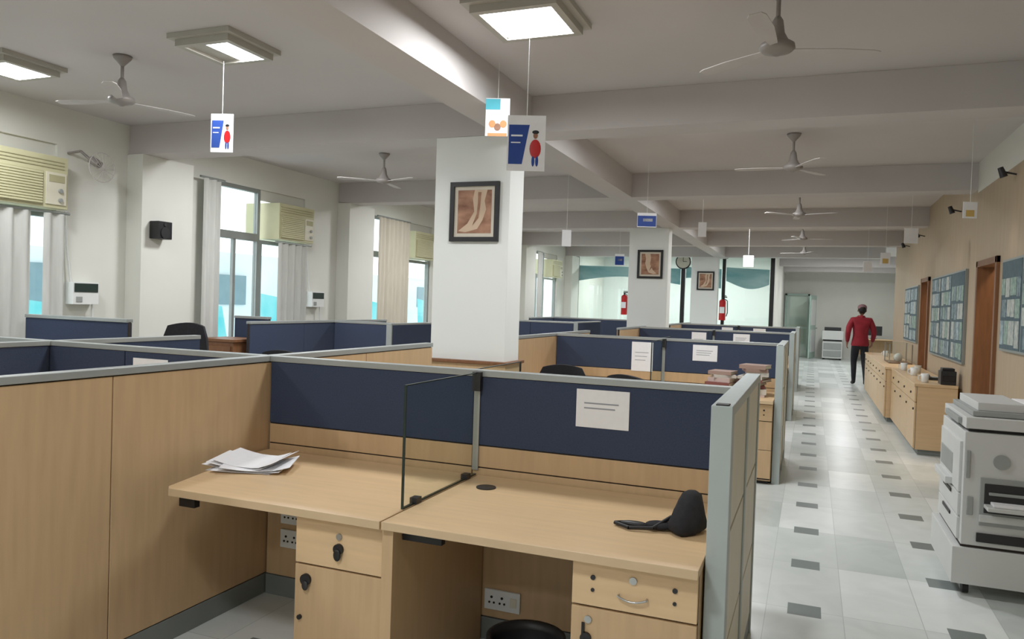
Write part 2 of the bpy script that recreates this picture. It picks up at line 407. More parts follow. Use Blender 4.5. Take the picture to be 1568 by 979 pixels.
def pedestal(Mx, x0, x1, y0, y1, ztop, zsplit, keys=False, n3=False):
    b = B(Mx)
    b.box(x0, x1, y0+0.02, y1, 0.03, ztop, M['wood'])
    b.box(x0+0.02, x1-0.02, y0+0.05, y1-0.05, 0.001, 0.03, M['black'])
    b.box(x0+0.003, x1-0.003, y0, y0+0.018, zsplit+0.004, ztop-0.006, M['woodx'])
    cuts = [zsplit-0.003, 0.05] if not n3 else [zsplit-0.003, 0.30, 0.05]
    for a, c in zip(cuts[:-1], cuts[1:]): b.box(x0+0.003, x1-0.003, y0, y0+0.018, c+0.004, a, M['wood'])
    b.box(x0+0.002, x1-0.002, y0+0.017, y0+0.0205, 0.04, ztop-0.004, M['gapshade'])
    xm = (x0+x1)/2; zm = (zsplit+ztop)/2
    b.cyl((xm, y0-0.006, zm+0.03), (xm, y0, zm+0.03), 0.012, M['chrome'])
    if keys:
        b.cyl((xm, y0-0.012, zm-0.015), (xm, y0, zm-0.015), 0.02, M['black']); b.ell((xm, y0-0.014, zm-0.035), (0.016, 0.006, 0.022), M['black'])
        b.cyl((x0+0.055, y0-0.012, zsplit-0.055), (x0+0.055, y0, zsplit-0.055), 0.022, M['black']); b.ell((x0+0.058, y0-0.014, zsplit-0.075), (0.014, 0.006, 0.018), M['dark'])
        b.cyl((x0+0.03, y0-0.01, zsplit-0.2), (x0+0.03, y0, zsplit-0.2), 0.009, M['black'])
    else:
        pts = [(xm-0.045+0.09*i/8, y0-0.014, zm-0.022-0.012*math.sin(math.pi*i/8)) for i in range(9)]
        b.tube([(pts[0][0], y0, pts[0][2])]+pts+[(pts[-1][0], y0, pts[-1][2])], 0.0035, M['chrome'])
        for dx in (-0.13, 0.13):
            b.cyl((xm+dx, y0-0.004, zm+0.02), (xm+dx, y0, zm+0.02), 0.008, M['dark']); b.cyl((xm+dx, y0-0.004, zm-0.02), (xm+dx, y0, zm-0.02), 0.006, M['dark'])
        b.cyl((x0+0.06, y0-0.006, zsplit-0.04), (x0+0.06, y0, zsplit-0.04), 0.012, M['chrome'])
        b.cyl((x0+0.055, y0-0.012, zsplit-0.1), (x0+0.055, y0, zsplit-0.1), 0.018, M['black'])
        b.box(x0+0.04, x0+0.05, y0-0.008, y0-0.004, zsplit-0.15, zsplit-0.05, M['black'])
    b.done('drawer_pedestal', 0.002)

def desk_pair(Mx, yb, x0, x1, xd, yfr, skew=True):
    yk = yb-0.034
    sk = 0.16 if skew else 0.0
    b = B(Mx)
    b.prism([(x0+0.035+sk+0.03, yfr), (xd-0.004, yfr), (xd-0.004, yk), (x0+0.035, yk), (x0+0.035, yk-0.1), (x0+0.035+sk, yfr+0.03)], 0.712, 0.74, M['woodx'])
    b.box(x0+0.035+sk+0.03, xd-0.004, yfr-0.002, yfr+0.001, 0.711, 0.741, M['woodedge'])
    b.box(xd-0.004, xd+0.04, yfr+0.02, yk, 0.001, 0.711, M['wood'])
    b.box(x0+0.22, x0+0.40, yfr+0.06, yfr+0.09, 0.69, 0.711, M['black'])
    b.prism([(x0+0.22, yfr+0.06), (x0+0.30, yfr+0.06), (x0+0.30, yfr+0.09), (x0+0.22, yfr+0.09)], 0.655, 0.69, M['black'])
    b.done('office_desk', 0.003)
    b = B(Mx)
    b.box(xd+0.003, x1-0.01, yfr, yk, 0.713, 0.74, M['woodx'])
    b.box(xd+0.003, x1-0.01, yfr-0.002, yfr+0.001, 0.712, 0.741, M['woodedge'])
    b.cyl((xd+0.13, yk-0.2, 0.74), (xd+0.13, yk-0.2, 0.744), 0.042, M['black'], seg=24)
    b.box(xd+0.043, xd+0.2, yfr+0.08, yfr+0.11, 0.66, 0.712, M['black'])
    b.done('office_desk', 0.003)

def divider(Mx, xd, y0, y1):
    b = B(Mx)
    b.box(xd-0.004, xd+0.004, y0, y1, 0.742, 1.2, M['dglass'])
    b.box(xd-0.005, xd+0.005, y0-0.004, y0, 0.742, 1.204, M['gedge']); b.box(xd-0.005, xd+0.005, y0, y1, 1.2, 1.204, M['gedge'])
    b.box(xd-0.005, xd+0.005, y0, y1, 0.742, 0.747, M['gedge'])
    for yy in (y0+0.1, y1-0.1): b.box(xd-0.015, xd+0.015, yy-0.02, yy+0.02, 0.742, 0.765, M['dark'])
    b.box(xd-0.02, xd+0.02, y1-0.02, y1+0.004, 1.12, 1.205, M['dark'])
    b.done('glass_desk_divider')

X0, X1, XD = -2.57, -0.275, -1.375
def cluster(yb, near=False):
    b = B()
    part(b, 'x', yb, X0+0.03, X1, pw=1.1)
    part(b, 'y', X0, 0.3 if near else yb-1.3, yb-0.0, style='wood')
    part(b, 'y', X0, yb, yb+1.75 if near else yb+1.3, style='wood')
    endpanel(b, X1-0.005, X1+0.06, yb-0.74, yb+0.62, 1.222)
    b.box(XD-0.03, XD+0.0, yb-0.032, yb-0.026, 0.76, 1.19, M['rail'])
    b.done('cubicle_partition', 0.003)
    R = T((X0+X1)/2, yb, 0, 180) @ Matrix.Translation((-(X0+X1)/2, -yb, 0))
    I = Matrix.Identity(4)
    yfr = yb-0.86
    desk_pair(I, yb, X0, X1, XD, yfr, skew=near)
    desk_pair(R, yb, X0-0.01, X1-0.03, XD, yfr, skew=False)
    divider(I, XD-0.01, yb-0.69, yb-0.037); divider(R, XD-0.01, yb-0.69, yb-0.037)
    pedestal(I, -1.77, XD-0.006, yfr+0.05, yb-0.2, 0.708, 0.52, keys=True)
    pedestal(I, -0.69, X1-0.012, yfr+0.05, yb-0.2, 0.708, 0.555, n3=True)
    pedestal(R, -1.77, XD-0.006, yfr+0.05, yb-0.2, 0.708, 0.52, keys=True)
    pedestal(R, -0.74, X1-0.05, yfr+0.05, yb-0.2, 0.708, 0.555, n3=True)
CL = [3.16, 7.8, 12.0, 16.2]
for i, y in enumerate(CL): cluster(y, i == 0)

# left-hand groups
b = B(); part(b, 'x', 3.16, -5.4, X0-0.034, pw=1.1); part(b, 'y', -4.14, 1.2, 3.13); part(b, 'y', -4.14, 3.19, 4.3); b.done('cubicle_partition', 0.003)
b = B(); part(b, 'x', 4.35, -5.98, -4.86, zt=1.3, pw=1.1); b.done('cubicle_partition', 0.003)
b = B(); part(b, 'x', 6.75, -5.96, -5.5, zt=1.28, pw=1.1); b.done('cubicle_partition', 0.003)
for (xa, xb_, yb) in ((-5.4, -4.2, 7.8), (-5.4, -3.4, 12.0), (-5.4, -3.4, 16.2)):
    b = B(); part(b, 'x', yb, xa+0.03, xb_, pw=1.1, zt=1.24); part(b, 'y', xa, yb-1.5, yb+1.2, zt=1.24)
    b.box(xb_, xb_+0.06, yb-0.75, yb+0.6, 0, 1.24, M['navy']); b.box(xb_-0.002, xb_+0.062, yb-0.77, yb-0.75, 0, 1.24, M['rail']); b.box(xb_-0.002, xb_+0.062, yb-0.77, yb+0.6, 1.24, 1.26, M['rail'])
    b.done('cubicle_partition', 0.003)
def plain_desk(x0, x1, y0, y1):
    b = B(); b.box(x0, x1, y0, y1, 0.713, 0.74, M['woodx']); b.box(x0, x0+0.03, y0+0.03, y1, 0.001, 0.713, M['wood']); b.box(x1-0.03, x1, y0+0.03, y1, 0.001, 0.713, M['wood']); b.box(x0+0.03, x1-0.03, y1-0.05, y1-0.03, 0.2, 0.713, M['wood'])
    b.done('office_desk', 0.003)
plain_desk(-4.1, -2.65, 2.35, 3.12); plain_desk(-5.3, -4.26, 7.0, 7.76)
plain_desk(-5.3, -3.45, 11.2, 11.96); plain_desk(-5.3, -3.45, 15.4, 16.16)
b = B(); b.box(-5.95, -5.5, 6.2, 6.6, 0.05, 1.02, M['brown']); b.box(-5.97, -5.48, 6.18, 6.62, 1.02, 1.05, M['brown']); b.box(-5.93, -5.52, 6.22, 6.58, 0.001, 0.05, M['black'])
for k in range(3): b.box(-5.92, -5.53, 6.185, 6.2, 0.08+k*0.31, 0.36+k*0.31, M['brown']); b.box(-5.78, -5.67, 6.17, 6.185, 0.24+k*0.31, 0.255+k*0.31, M['chrome'])
b.done('wooden_drawer_cabinet', 0.004)

# ------------------------------------------------------------ papers
def note(x0, x1, y, z0, z1, lines=3, name='paper_notice'):
    b = B(); b.box(x0, x1, y-0.002, y, z0, z1, M['paper'])
    for k in range(lines):
        zz = z0+(z1-z0)*(0.64-0.13*k); b.box(x0+0.035, x1-0.045-0.015*k, y-0.0026, y-0.0021, zz-0.003, zz+0.003, M['ink'])
    b.done(name)
note(-0.925, -0.695, 3.16-0.0255, 1.0, 1.162, 2)
note(-3.47, -3.22, 3.16-0.0255, 1.0, 1.15, 2)
for yb in CL[1:]:
    note(-1.72, -1.5, yb-0.0255, 0.86, 1.16); note(-1.1, -0.86, yb-0.0255, 1.0, 1.16)
b = B()
for i, (dx, dy, r) in enumerate(((0, 0, 12), (0.03, -0.01, 20), (-0.03, 0.01, 6), (0.06, 0.0, 26), (-0.01, 0.01, 15), (0.02, 0.02, 9))):
    b.M = T(-2.33+dx, 2.75+dy, 0.7415+i*0.004, r)
    n = 8; vs = []
    for j in range(n+1):
        t = j/n; z = 0.04*max(0, 0.45-t)**1.5*(i*0.4) + 0.03*max(0, t-0.7)**1.3*i
        vs += [(-0.15+0.30*t, -0.11, z), (-0.15+0.30*t, 0.11, z+0.0025*i)]
    b.add(vs, [(2*j, 2*j+2, 2*j+3, 2*j+1) for j in range(n)], M['paper'])
ob = b.done('paper_sheets'); sm = ob.modifiers.new('Solid', 'SOLIDIFY'); sm.thickness = 0.001

def pouch(b, x, y, z0):
    prof = [(0.0, .052, .075, 0, 0), (0.015, .066, .09, 0, 0), (0.04, .062, .085, .004, 0), (0.075, .052, .07, .012, 0), (0.105, .042, .05, .018, 0), (0.13, .032, .034, .02, 0), (0.142, .014, .016, .02, 0)]
    n = 20; vs = []
    for (z, rx, ry, dx, dy) in prof:
        for i in range(n):
            t = 2*math.pi*i/n; k = 1+0.10*math.sin(3*t+z*40)+0.05*math.sin(7*t)
            vs.append((x+dx+rx*k*math.cos(t), y+dy+ry*k*math.sin(t), z0+z))
    fs = [(j*n+i, j*n+(i+1) % n, (j+1)*n+(i+1) % n, (j+1)*n+i) for j in range(len(prof)-1) for i in range(n)]
    fs += [tuple(range(n-1, -1, -1)), tuple(range((len(prof)-1)*n, len(prof)*n))]
    b.add(vs, fs, M['blackfab'], True)
    b.ell((x-.085, y-.03, z0+.014), (.05, .035, .014), M['blackfab']); b.ell((x-.17, y-.04, z0+.01), (.055, .018, .01), M['black'])
    b.tube([(x-.05, y, z0+.04), (x-.1, y-.07, z0+.012), (x-.18, y-.09, z0+.008), (x-.24, y-.05, z0+.008), (x-.21, y-.03, z0+.008)], .007, M['black'])
b = B(); pouch(b, -0.385, 2.70, 0.742); b.done('black_pouch')

def socket(x, y, z):
    b = B(); b.box(x-0.085, x+0.085, y-0.012, y, z-0.045, z+0.045, M['white'])
    for k in (-0.05, 0.0):
        b.cyl((x+k, y-0.014, z+0.012), (x+k, y-0.011, z+0.012), 0.006, M['black']); b.cyl((x+k-0.01, y-0.014, z-0.012), (x+k-0.01, y-0.011, z-0.012), 0.005, M['black']); b.cyl((x+k+0.012, y-0.014, z-0.012), (x+k+0.012, y-0.011, z-0.012), 0.005, M['black'])
    b.box(x+0.04, x+0.07, y-0.016, y-0.011, z-0.02, z+0.02, M['cream'])
    b.done('power_socket', 0.002)
socket(-1.235, 3.135, 0.19); socket(-2.36, 3.135, 0.42); socket(-2.36, 3.135, 0.30)
b = B(); b.lathe([(0.105, 0.001), (0.11, 0.01), (0.132, 0.315), (0.142, 0.325), (0.142, 0.34), (0.128, 0.34), (0.122, 0.31), (0.1, 0.05)], M['black'], 32, (-0.9, 2.52)); b.done('waste_bin')

# ------------------------------------------------------------ chairs
def chair(x, y, rz, h=1.05):
    b = B(T(x, y, 0, rz))
    for k in range(5):
        t = 2*math.pi*k/5+0.3; e = (0.28*math.cos(t), 0.28*math.sin(t), 0.07)
        b.cyl((0, 0, 0.11), e, 0.025, M['black'], r1=0.018, seg=8); b.cyl((e[0]-0.012, e[1], 0.031), (e[0]+0.012, e[1], 0.031), 0.03, M['dark'], seg=12)
    b.cyl((0, 0, 0.09), (0, 0, 0.42), 0.025, M['chrome'])
    b.ell((0, 0, 0.46), (0.25, 0.24, 0.055), M['blackfab'])
    n = 10; vs = []
    zb, zt = 0.55, h
    for j in range(7):
        z = zb+(zt-zb)*j/6; w = 0.22*(1-0.25*(abs(j-2.5)/3.5)**3)
        for i in range(n+1):
            u = -1+2*i/n; vs.append((w*u, -0.24-0.06*(j/6)+0.05*u*u, z-0.03*(u*u)*(j/6)**2))
    fs = [(j*(n+1)+i, j*(n+1)+i+1, (j+1)*(n+1)+i+1, (j+1)*(n+1)+i) for j in range(6) for i in range(n)]
    b.add(vs, fs, M['blackfab'], True)
    vs2 = [(v[0]*1.0, v[1]-0.04, v[2]) for v in vs]
    b.add(vs2, [tuple(reversed(f)) for f in fs], M['blackfab'], True)
    rim = [i for i in range(n+1)] + [j*(n+1)+n for j in range(1, 7)] + [6*(n+1)+i for i in range(n-1, -1, -1)] + [j*(n+1) for j in range(5, 0, -1)]
    N = len(vs); b.add(vs+vs2, [(rim[i], rim[(i+1) % len(rim)], N+rim[(i+1) % len(rim)], N+rim[i]) for i in range(len(rim))], M['blackfab'], True)
    b.tube([(0, -0.05, 0.43), (0, -0.27, 0.45), (0, -0.3, 0.65)], 0.02, M['black'])
    for sx in (-1, 1): b.tube([(0.22*sx, 0.1, 0.46), (0.27*sx, 0.12, 0.66), (0.27*sx, -0.14, 0.66), (0.2*sx, -0.24, 0.62)], 0.016, M['black'])
    b.done('office_chair')
chair(-5.25, 5.15, 200, 1.24); chair(-2.0, 6.35, 15, 1.02); chair(-1.3, 6.35, -20, 0.97)
chair(-4.8, 6.2, 20, 1.0); chair(-1.9, 10.6, 0, 1.05); chair(-0.95, 10.7, 25, 1.02); chair(-1.9, 14.9, 0, 1.02)

# ------------------------------------------------------------ books
b = B()
for (bx, by, zt) in ((-0.74, 7.28, 0.95), (-0.47, 7.32, 1.0)):
    z = 0.741
    while z < zt:
        t = random.uniform(0.02, 0.05); w = random.uniform(0.17, 0.25); d = random.uniform(0.22, 0.3)
        b.M = T(bx+random.uniform(-.02, .02), by+random.uniform(-.02, .02), z, random.uniform(-16, 16))
        m = random.choice(M['books'])
        b.box(-w/2, w/2, -d/2, d/2, 0, 0.004, m); b.box(-w/2, w/2, -d/2, d/2, t-0.004, t, m); b.box(-w/2, -w/2+0.004, -d/2, d/2, 0.004, t-0.004, m); b.box(-w/2, w/2, -d/2, -d/2+0.003, 0.004, t-0.004, m)
        b.box(-w/2+0.004, w/2-0.005, -d/2+0.004, d/2-0.004, 0.004, t-0.004, M['mount']); z += t+0.001
b.done('book_stacks')

# ------------------------------------------------------------ ceiling fittings
COOL = (0.97, 0.985, 1.0)
def area(x, y, z, sx, sy, p, rgb=(1, 1, 1), name='ceiling_lamp_light'):
    l = bpy.data.lights.new(name, 'AREA'); l.shape = 'RECTANGLE'; l.size = sx; l.size_y = sy; l.energy = p; l.color = rgb
    o = bpy.data.objects.new(name, l); o.location = (x, y, z); scene.collection.objects.link(o); return o
def ceiling_light(x, y, half=False, p=40, hw=0.30, rgb=COOL):
    b = B(); z = CZ-0.001
    for w, z0, z1, t in ((hw, z-0.03, z, 0.05), (hw*0.86, z-0.07, z-0.03, 0.04)):
        b.box(x-w, x+w, y-w, y-w+t, z0, z1, M['fixture']); b.box(x-w, x+w, y+w-t, y+w, z0, z1, M['fixture'])
        b.box(x-w, x-w+t, y-w+t, y+w-t, z0, z1, M['fixture']); b.box(x+w-t, x+w, y-w+t, y+w-t, z0, z1, M['fixture'])
    q = hw*0.74
    b.box(x-q, x+q, y-q, y+q, z-0.05, z-0.035, M['fixture'])
    xa = x-q*0.94 if not half else x-0.03
    xb = x+q*0.94
    b.box(xa, xb, y-q*0.94, y+q*0.94, z-0.056, z-0.05, M['light'])
    b.done('ceiling_light')
    area((xa+xb)/2, y, z-0.062, (xb-xa)*0.96, q*1.8, p, rgb)
ceiling_light(-1.5, 3.9, p=34, hw=0.28); ceiling_light(-3.52, 3.83, half=True, p=22, hw=0.24); ceiling_light(-5.32, 3.72, p=26, hw=0.24)
for y in (0.3, -2.0):  # out-of-view fixtures added near the camera for fill light
    for x in (-4.6, -1.2): ceiling_light(x, y, p=38)
for y in (6.18, 10.1, 13.6, 17.1):  # fixtures added out of sight behind the beams to even the light
    for x in (-4.6, -0.9): ceiling_light(x, y, p=44)
ceiling_light(0.9, 21.5, p=50); ceiling_light(0.9, 24.6, p=54)  # corridor fixtures added to brighten the far end
for x in (-4.6, -2.4): ceiling_light(x, 21.7, p=75)  # fixtures added to brighten the room behind the glazing

def fan(x, y, rz):
    b = B(T(x, y, 0, rz))
    b.lathe([(0.062, CZ-0.003), (0.055, CZ-0.02), (0.02, CZ-0.06), (0.012, CZ-0.07)], M['fanbody'])
    b.cyl((0, 0, CZ-0.06), (0, 0, 2.90), 0.011, M['fanbody'])
    b.lathe([(0.014, 2.96), (0.026, 2.94), (0.034, 2.88), (0.052, 2.845), (0.082, 2.825), (0.086, 2.805), (0.07, 2.79), (0.03, 2.78), (0.012, 2.77)], M['fanbody'])
    for k in range(3):
        t = k*2*math.pi/3; c, s = math.cos(t), math.sin(t)
        def P(r, w, z): return (c*r-s*w, s*r+c*w, z)
        pr = [(0.08, 0.018), (0.14, 0.026), (0.30, 0.044), (0.46, 0.042), (0.50, 0.026)]
        vs = []
        for r, w in pr: vs += [P(r, -w, 2.804), P(r, w, 2.810), P(r, -w, 2.800), P(r, w, 2.806)]
        fs = []
        for i in range(len(pr)-1):
            a = 4*i; fs += [(a, a+4, a+5, a+1), (a+2, a+3, a+7, a+6), (a, a+2, a+6, a+4), (a+1, a+5, a+7, a+3)]
        fs.append((16, 18, 19, 17)); b.add(vs, fs, M['fanblade'])
    b.done('ceiling_fan')
for i, y in enumerate((3.95, 7.25, 10.75, 14.25, 17.7)): fan(-0.21, y, 22+37*i)
for i, y in enumerate((3.85, 7.25)): fan(-4.42, y, 70+31*i)

# hanging cards
def card(x, y, z, w, h, kind, ztop=CZ, rz=18):
    b = B(T(x, y, 0, rz))
    b.cyl((0, 0, z+h/2), (0, 0, ztop-0.002), 0.0018, M['white'], seg=6)
    b.box(-w/2, w/2, -0.002, 0.002, z-h/2, z+h/2, M['paper'])
    for s in (-1, 1):
        def bb(x0, x1, z0, z1, m):
            ya, yb = (-0.0035, -0.0021) if s < 0 else (0.0021, 0.0035)
            b.box(x0*w, x1*w, ya, yb, z+z0*h, z+z1*h, m)
        if kind == 0:
            b.add([(-0.46*w, s*0.003, z-0.38*h), (-0.1*w, s*0.003, z-0.38*h), (0.08*w, s*0.003, z+0.33*h), (-0.46*w, s*0.003, z+0.33*h)], [(0, 1, 2, 3)], M['lblue'])
            b.box(-0.4*w, -0.1*w, min(s*0.0031, s*0.004), max(s*0.0031, s*0.004), z+0.12*h, z+0.15*h, M['paper']); b.box(-0.4*w, -0.15*w, min(s*0.0031, s*0.004), max(s*0.0031, s*0.004), z, z+0.02*h, M['paper'])
            b.ell((0.24*w, s*0.003, z-0.10*h), (0.15*w, 0.001, 0.17*h), M['red']); b.ell((0.24*w, s*0.003, z+0.14*h), (0.06*w, 0.001, 0.06*h), M['skin']); b.ell((0.24*w, s*0.0035, z+0.20*h), (0.09*w, 0.001, 0.035*h), M['black'])
            b.ell((0.19*w, s*0.003, z-0.32*h), (0.04*w, 0.001, 0.1*h), M['lblue']); b.ell((0.29*w, s*0.003, z-0.32*h), (0.04*w, 0.001, 0.1*h), M['lblue'])
        elif kind == 1:
            bb(-0.5, 0.1, 0.2, 0.48, M['lteal']); bb(-0.4, 0.4, -0.5, -0.42, M['lorange'])
            for k in (-0.22, 0.0, 0.24): b.ell((k*w, s*0.003, z-(0.18+0.08*(k == 0))*h), (0.14*w, 0.001, 0.1*h), M['lorange'] if k else M['artbrown'])
        elif kind == 2:
            bb(-0.48, 0.48, -0.45, 0.3, M['lblue']); bb(-0.2, 0.3, -0.1, 0.1, M['paper'])
        elif kind == 3:
            bb(-0.3, 0.3, -0.4, 0.0, M['yellow'])
    b.done('hanging_card')
card(-3.64, 3.95, 2.57, 0.15, 0.25, 0, ztop=3.04); card(-1.985, 4.66, 2.745, 0.16, 0.25, 1); card(-1.43, 3.75, 2.36, 0.2, 0.29, 0)
card(-1.66, 8.0, 2.44, 0.2, 0.15, 2); card(-2.54, 8.0, 2.25, 0.1, 0.18, 4); card(-1.3, 9.6, 2.5, 0.1, 0.18, 4)
card(-3.15, 13.0, 2.33, 0.16, 0.2, 2); card(0.99, 9.5, 2.41, 0.15, 0.17, 4); card(1.14, 7.0, 2.38, 0.11, 0.13, 3)
card(0.83, 14, 2.32, 0.14, 0.17, 4); card(0.96, 12.3, 2.34, 0.14, 0.17, 3); card(-1.08, 14.0, 2.39, 0.18, 0.2, 4)

def picture(x, y, z, w=0.42, h=0.47, v=0):
    b = B(); t = 0.035
    y1 = y-0.002; y0 = y-0.03
    b.box(x-w/2, x+w/2, y0, y1, z-h/2, z-h/2+t, M['black']); b.box(x-w/2, x+w/2, y0, y1, z+h/2-t, z+h/2, M['black'])
    b.box(x-w/2, x-w/2+t, y0, y1, z-h/2+t, z+h/2-t, M['black']); b.box(x+w/2-t, x+w/2, y0, y1, z-h/2+t, z+h/2-t, M['black'])
    b.box(x-w/2+t, x+w/2-t, y1-0.012, y1, z-h/2+t, z+h/2-t, M['mount'])
    a = 0.065; yy = y1-0.014
    b.box(x-w/2+a, x+w/2-a, yy, yy+0.003, z-h/2+a, z+h/2-a, M['artbrown'])
    W = w/2-a; H = h/2-a
    pts = [(0.0, 1), (0.75, 1), (0.6, 0.5), (0.7, 0.1), (0.5, -0.4), (0.2, -0.8), (-0.5, -0.95), (-0.95, -0.9), (-0.4, -0.55), (0.0, 0.0), (-0.1, 0.6)]
    if v: pts = [(-p[0]*0.8, p[1]) for p in pts][::-1]
    b.add([(x+p[0]*W, yy-0.001, z+p[1]*H) for p in pts], [tuple(range(len(pts)))], M['artbeige'])
    pts2 = [(0.2, 0.9), (0.4, 0.9), (0.35, 0.3), (0.25, -0.3), (-0.1, -0.65), (0.15, -0.1), (0.2, 0.4)]
    b.add([(x+p[0]*W, yy-0.002, z+p[1]*H) for p in pts2], [tuple(range(len(pts2)))], M['artbrown'])
    b.done('framed_picture')
picture(-2.51, 5.5, 2.23); picture(-2.51, 12.5, 2.23, v=1); picture(-2.51, 19.5, 2.23)

def ext(x, y, z):
    b = B(); b.cyl((x, y, z), (x, y, z+0.48), 0.085, M['red'], seg=24); b.ell((x, y, z+0.48), (0.085, 0.085, 0.06), M['red'])
    b.cyl((x, y, z+0.52), (x, y, z+0.6), 0.025, M['dark']); b.box(x-0.03, x+0.11, y-0.015, y+0.015, z+0.58, z+0.61, M['black']); b.box(x-0.03, x+0.09, y-0.012, y+0.012, z+0.62, z+0.64, M['black'])
    b.tube([(x+0.03, y, z+0.56), (x+0.12, y, z+0.5), (x+0.13, y, z+0.2), (x+0.1, y, z+0.1)], 0.012, M['black']); b.box(x-0.06, x+0.06, y-0.087, y-0.08, z+0.18, z+0.34, M['paper'])
    b.box(x-0.04, x+0.04, y+0.08, y+0.1, z+0.1, z+0.5, M['dark'])
    b.done('fire_extinguisher')
ext(-4.72, 20.195, 1.3); ext(-2.155, 20.195, 1.25)

# ------------------------------------------------------------ wall devices on left
b = B(); b.box(-5.998, -5.88, 5.57, 5.74, 2.03, 2.20, M['black']); b.cyl((-5.88, 5.65, 2.09), (-5.87, 5.65, 2.09), 0.055, M['dark'], seg=20); b.cyl((-5.88, 5.65, 2.17), (-5.872, 5.65, 2.17), 0.018, M['dark']); b.done('wall_speaker', 0.006)
for yy in (4.98, 8.45):
    b = B(); b.box(XL+0.002, XL+0.1, yy-0.13, yy+0.13, 1.38, 1.58, M['white']); b.box(XL+0.1, XL+0.106, yy-0.12, yy+0.12, 1.49, 1.57, M['acled']); b.box(XL+0.1, XL+0.106, yy-0.1, yy-0.04, 1.4, 1.45, M['copierg'])
    b.tube([(XL+0.05, yy+0.1, 1.38), (XL+0.05, yy+0.12, 1.1), (XL+0.03, yy+0.1, 0.8)], 0.008, M['white']); b.tube([(XL+0.03, yy-0.1, 1.58), (XL+0.02, yy-0.14, 1.9), (XL+0.02, yy-0.16, 2.2)], 0.008, M['white']); b.done('voltage_stabiliser', 0.006)
b = B(); b.tube([(XL+0.002, 4.85, 2.72), (XL+0.12, 4.88, 2.74), (XL+0.2, 4.92, 2.66)], 0.012, M['fanbody'])
b.cyl((XL+0.2, 4.92, 2.67), (XL+0.28, 4.94, 2.62), 0.035, M['fanbody'])
for k in range(16):
    t = 2*math.pi*k/16; b.tube([(XL+0.32, 4.95, 2.58), (XL+0.30, 4.95+0.13*math.cos(t), 2.60+0.13*math.sin(t))], 0.002, M['fanblade'], seg=5)
b.tube([(XL+0.30, 4.95+0.13*math.cos(2*math.pi*k/24), 2.60+0.13*math.sin(2*math.pi*k/24)) for k in range(25)], 0.004, M['fanblade'], seg=6); b.done('wall_fan')

# ------------------------------------------------------------ right-side cabinets
def cabinet(y0, y1, x0, n):
    b = B(); x1 = XR-0.04
    b.box(x0+0.02, x1, y0, y1, 0.06, 0.75, M['woodx']); b.box(x0+0.05, x1, y0+0.03, y1-0.03, 0.001, 0.06, M['base']); b.box(x0-0.01, x1, y0-0.015, y1+0.0, 0.75, 0.78, M['woodx'])
    w = (y1-y0)/n
    for i in range(n):
        a, c = y0+i*w+0.004, y0+(i+1)*w-0.004
        b.box(x0, x0+0.018, a, c, 0.58, 0.745, M['woodx']); b.box(x0, x0+0.018, a, c, 0.07, 0.572, M['woodx'])
        b.cyl((x0-0.012, (a+c)/2, 0.66), (x0, (a+c)/2, 0.66), 0.013, M['dark']); b.cyl((x0-0.012, a+0.06, 0.5), (x0, a+0.06, 0.5), 0.013, M['dark'])
    b.box(x0+0.017, x0+0.021, y0, y1, 0.065, 0.748, M['gapshade'])
    b.done('storage_cabinet', 0.003)
cabinet(9.36, 12.0, 1.08, 4); cabinet(12.02, 16.4, 1.0, 7)
b = B()
b.box(1.12, 1.45, 13.0, 13.8, 0.782, 0.79, M['brown'])
for (x, y) in ((1.13, 13.01), (1.44, 13.01), (1.13, 13.79), (1.44, 13.79)): b.box(x-0.008, x+0.008, y-0.008, y+0.008, 0.79, 1.08, M['chrome'])
b.box(1.12, 1.45, 13.0, 13.8, 1.08, 1.09, M['glass']); b.box(1.12, 1.125, 13.0, 13.8, 0.79, 1.08, M['glass']); b.box(1.12, 1.45, 13.0, 13.005, 0.79, 1.08, M['glass'])
b.ell((1.28, 13.3, 0.86), (0.06, 0.06, 0.07), M['white']); b.ell((1.28, 13.55, 0.85), (0.05, 0.05, 0.06), M['mount'])
b.done('glass_display_case')
b = B(); b.box(1.26, 1.42, 10.0, 10.2, 0.782, 0.81, M['dark']); b.box(1.26, 1.30, 9.99, 10.21, 0.815, 0.84, M['black']); b.box(1.33, 1.4, 10.03, 10.15, 0.81, 0.815, M['copierg']); b.done('desk_telephone', 0.006)
for (x, y, m) in ((1.2, 10.6, 'white'), (1.3, 11.1, 'mount'), (1.18, 11.5, 'white'), (1.25, 15.1, 'white'), (1.2, 9.6, 'white')):
    b = B(); b.lathe([(0.032, 0.781), (0.036, 0.785), (0.042, 0.88), (0.038, 0.88), (0.032, 0.79)], M[m], 20, (x, y)); b.tube([(x-0.04, y, 0.86), (x-0.065, y, 0.85), (x-0.065, y, 0.81), (x-0.036, y, 0.8)], 0.006, M[m]); b.done('mug')
b = B(); b.box(1.33, 1.48, 9.42, 9.62, 0.782, 0.93, M['dark']); b.box(1.34, 1.47, 9.41, 9.42, 0.82, 0.88, M['black']); b.box(1.345, 1.465, 9.44, 9.6, 0.93, 0.96, M['black']); b.done('small_printer', 0.01)
def wash(y, p):
    b = B(); b.tube([(XR-0.001, y, 2.72), (XR-0.12, y, 2.75)], 0.008, M['dark']); b.cyl((XR-0.12, y, 2.78), (XR-0.09, y, 2.70), 0.022, M['dark'], r1=0.03); b.done('spot_fitting')
    l = bpy.data.lights.new('wall_spot', 'SPOT'); l.energy = p; l.spot_size = math.radians(80); l.spot_blend = 0.7; l.color = (1, 0.88, 0.70); l.shadow_soft_size = 0.02
    o = bpy.data.objects.new('wall_spot', l); o.location = (XR-0.1, y, 2.68); o.rotation_euler = (0, math.radians(22), 0); scene.collection.objects.link(o)
for y in (7.4, 9.9, 12.9, 14.8): wash(y, 13)
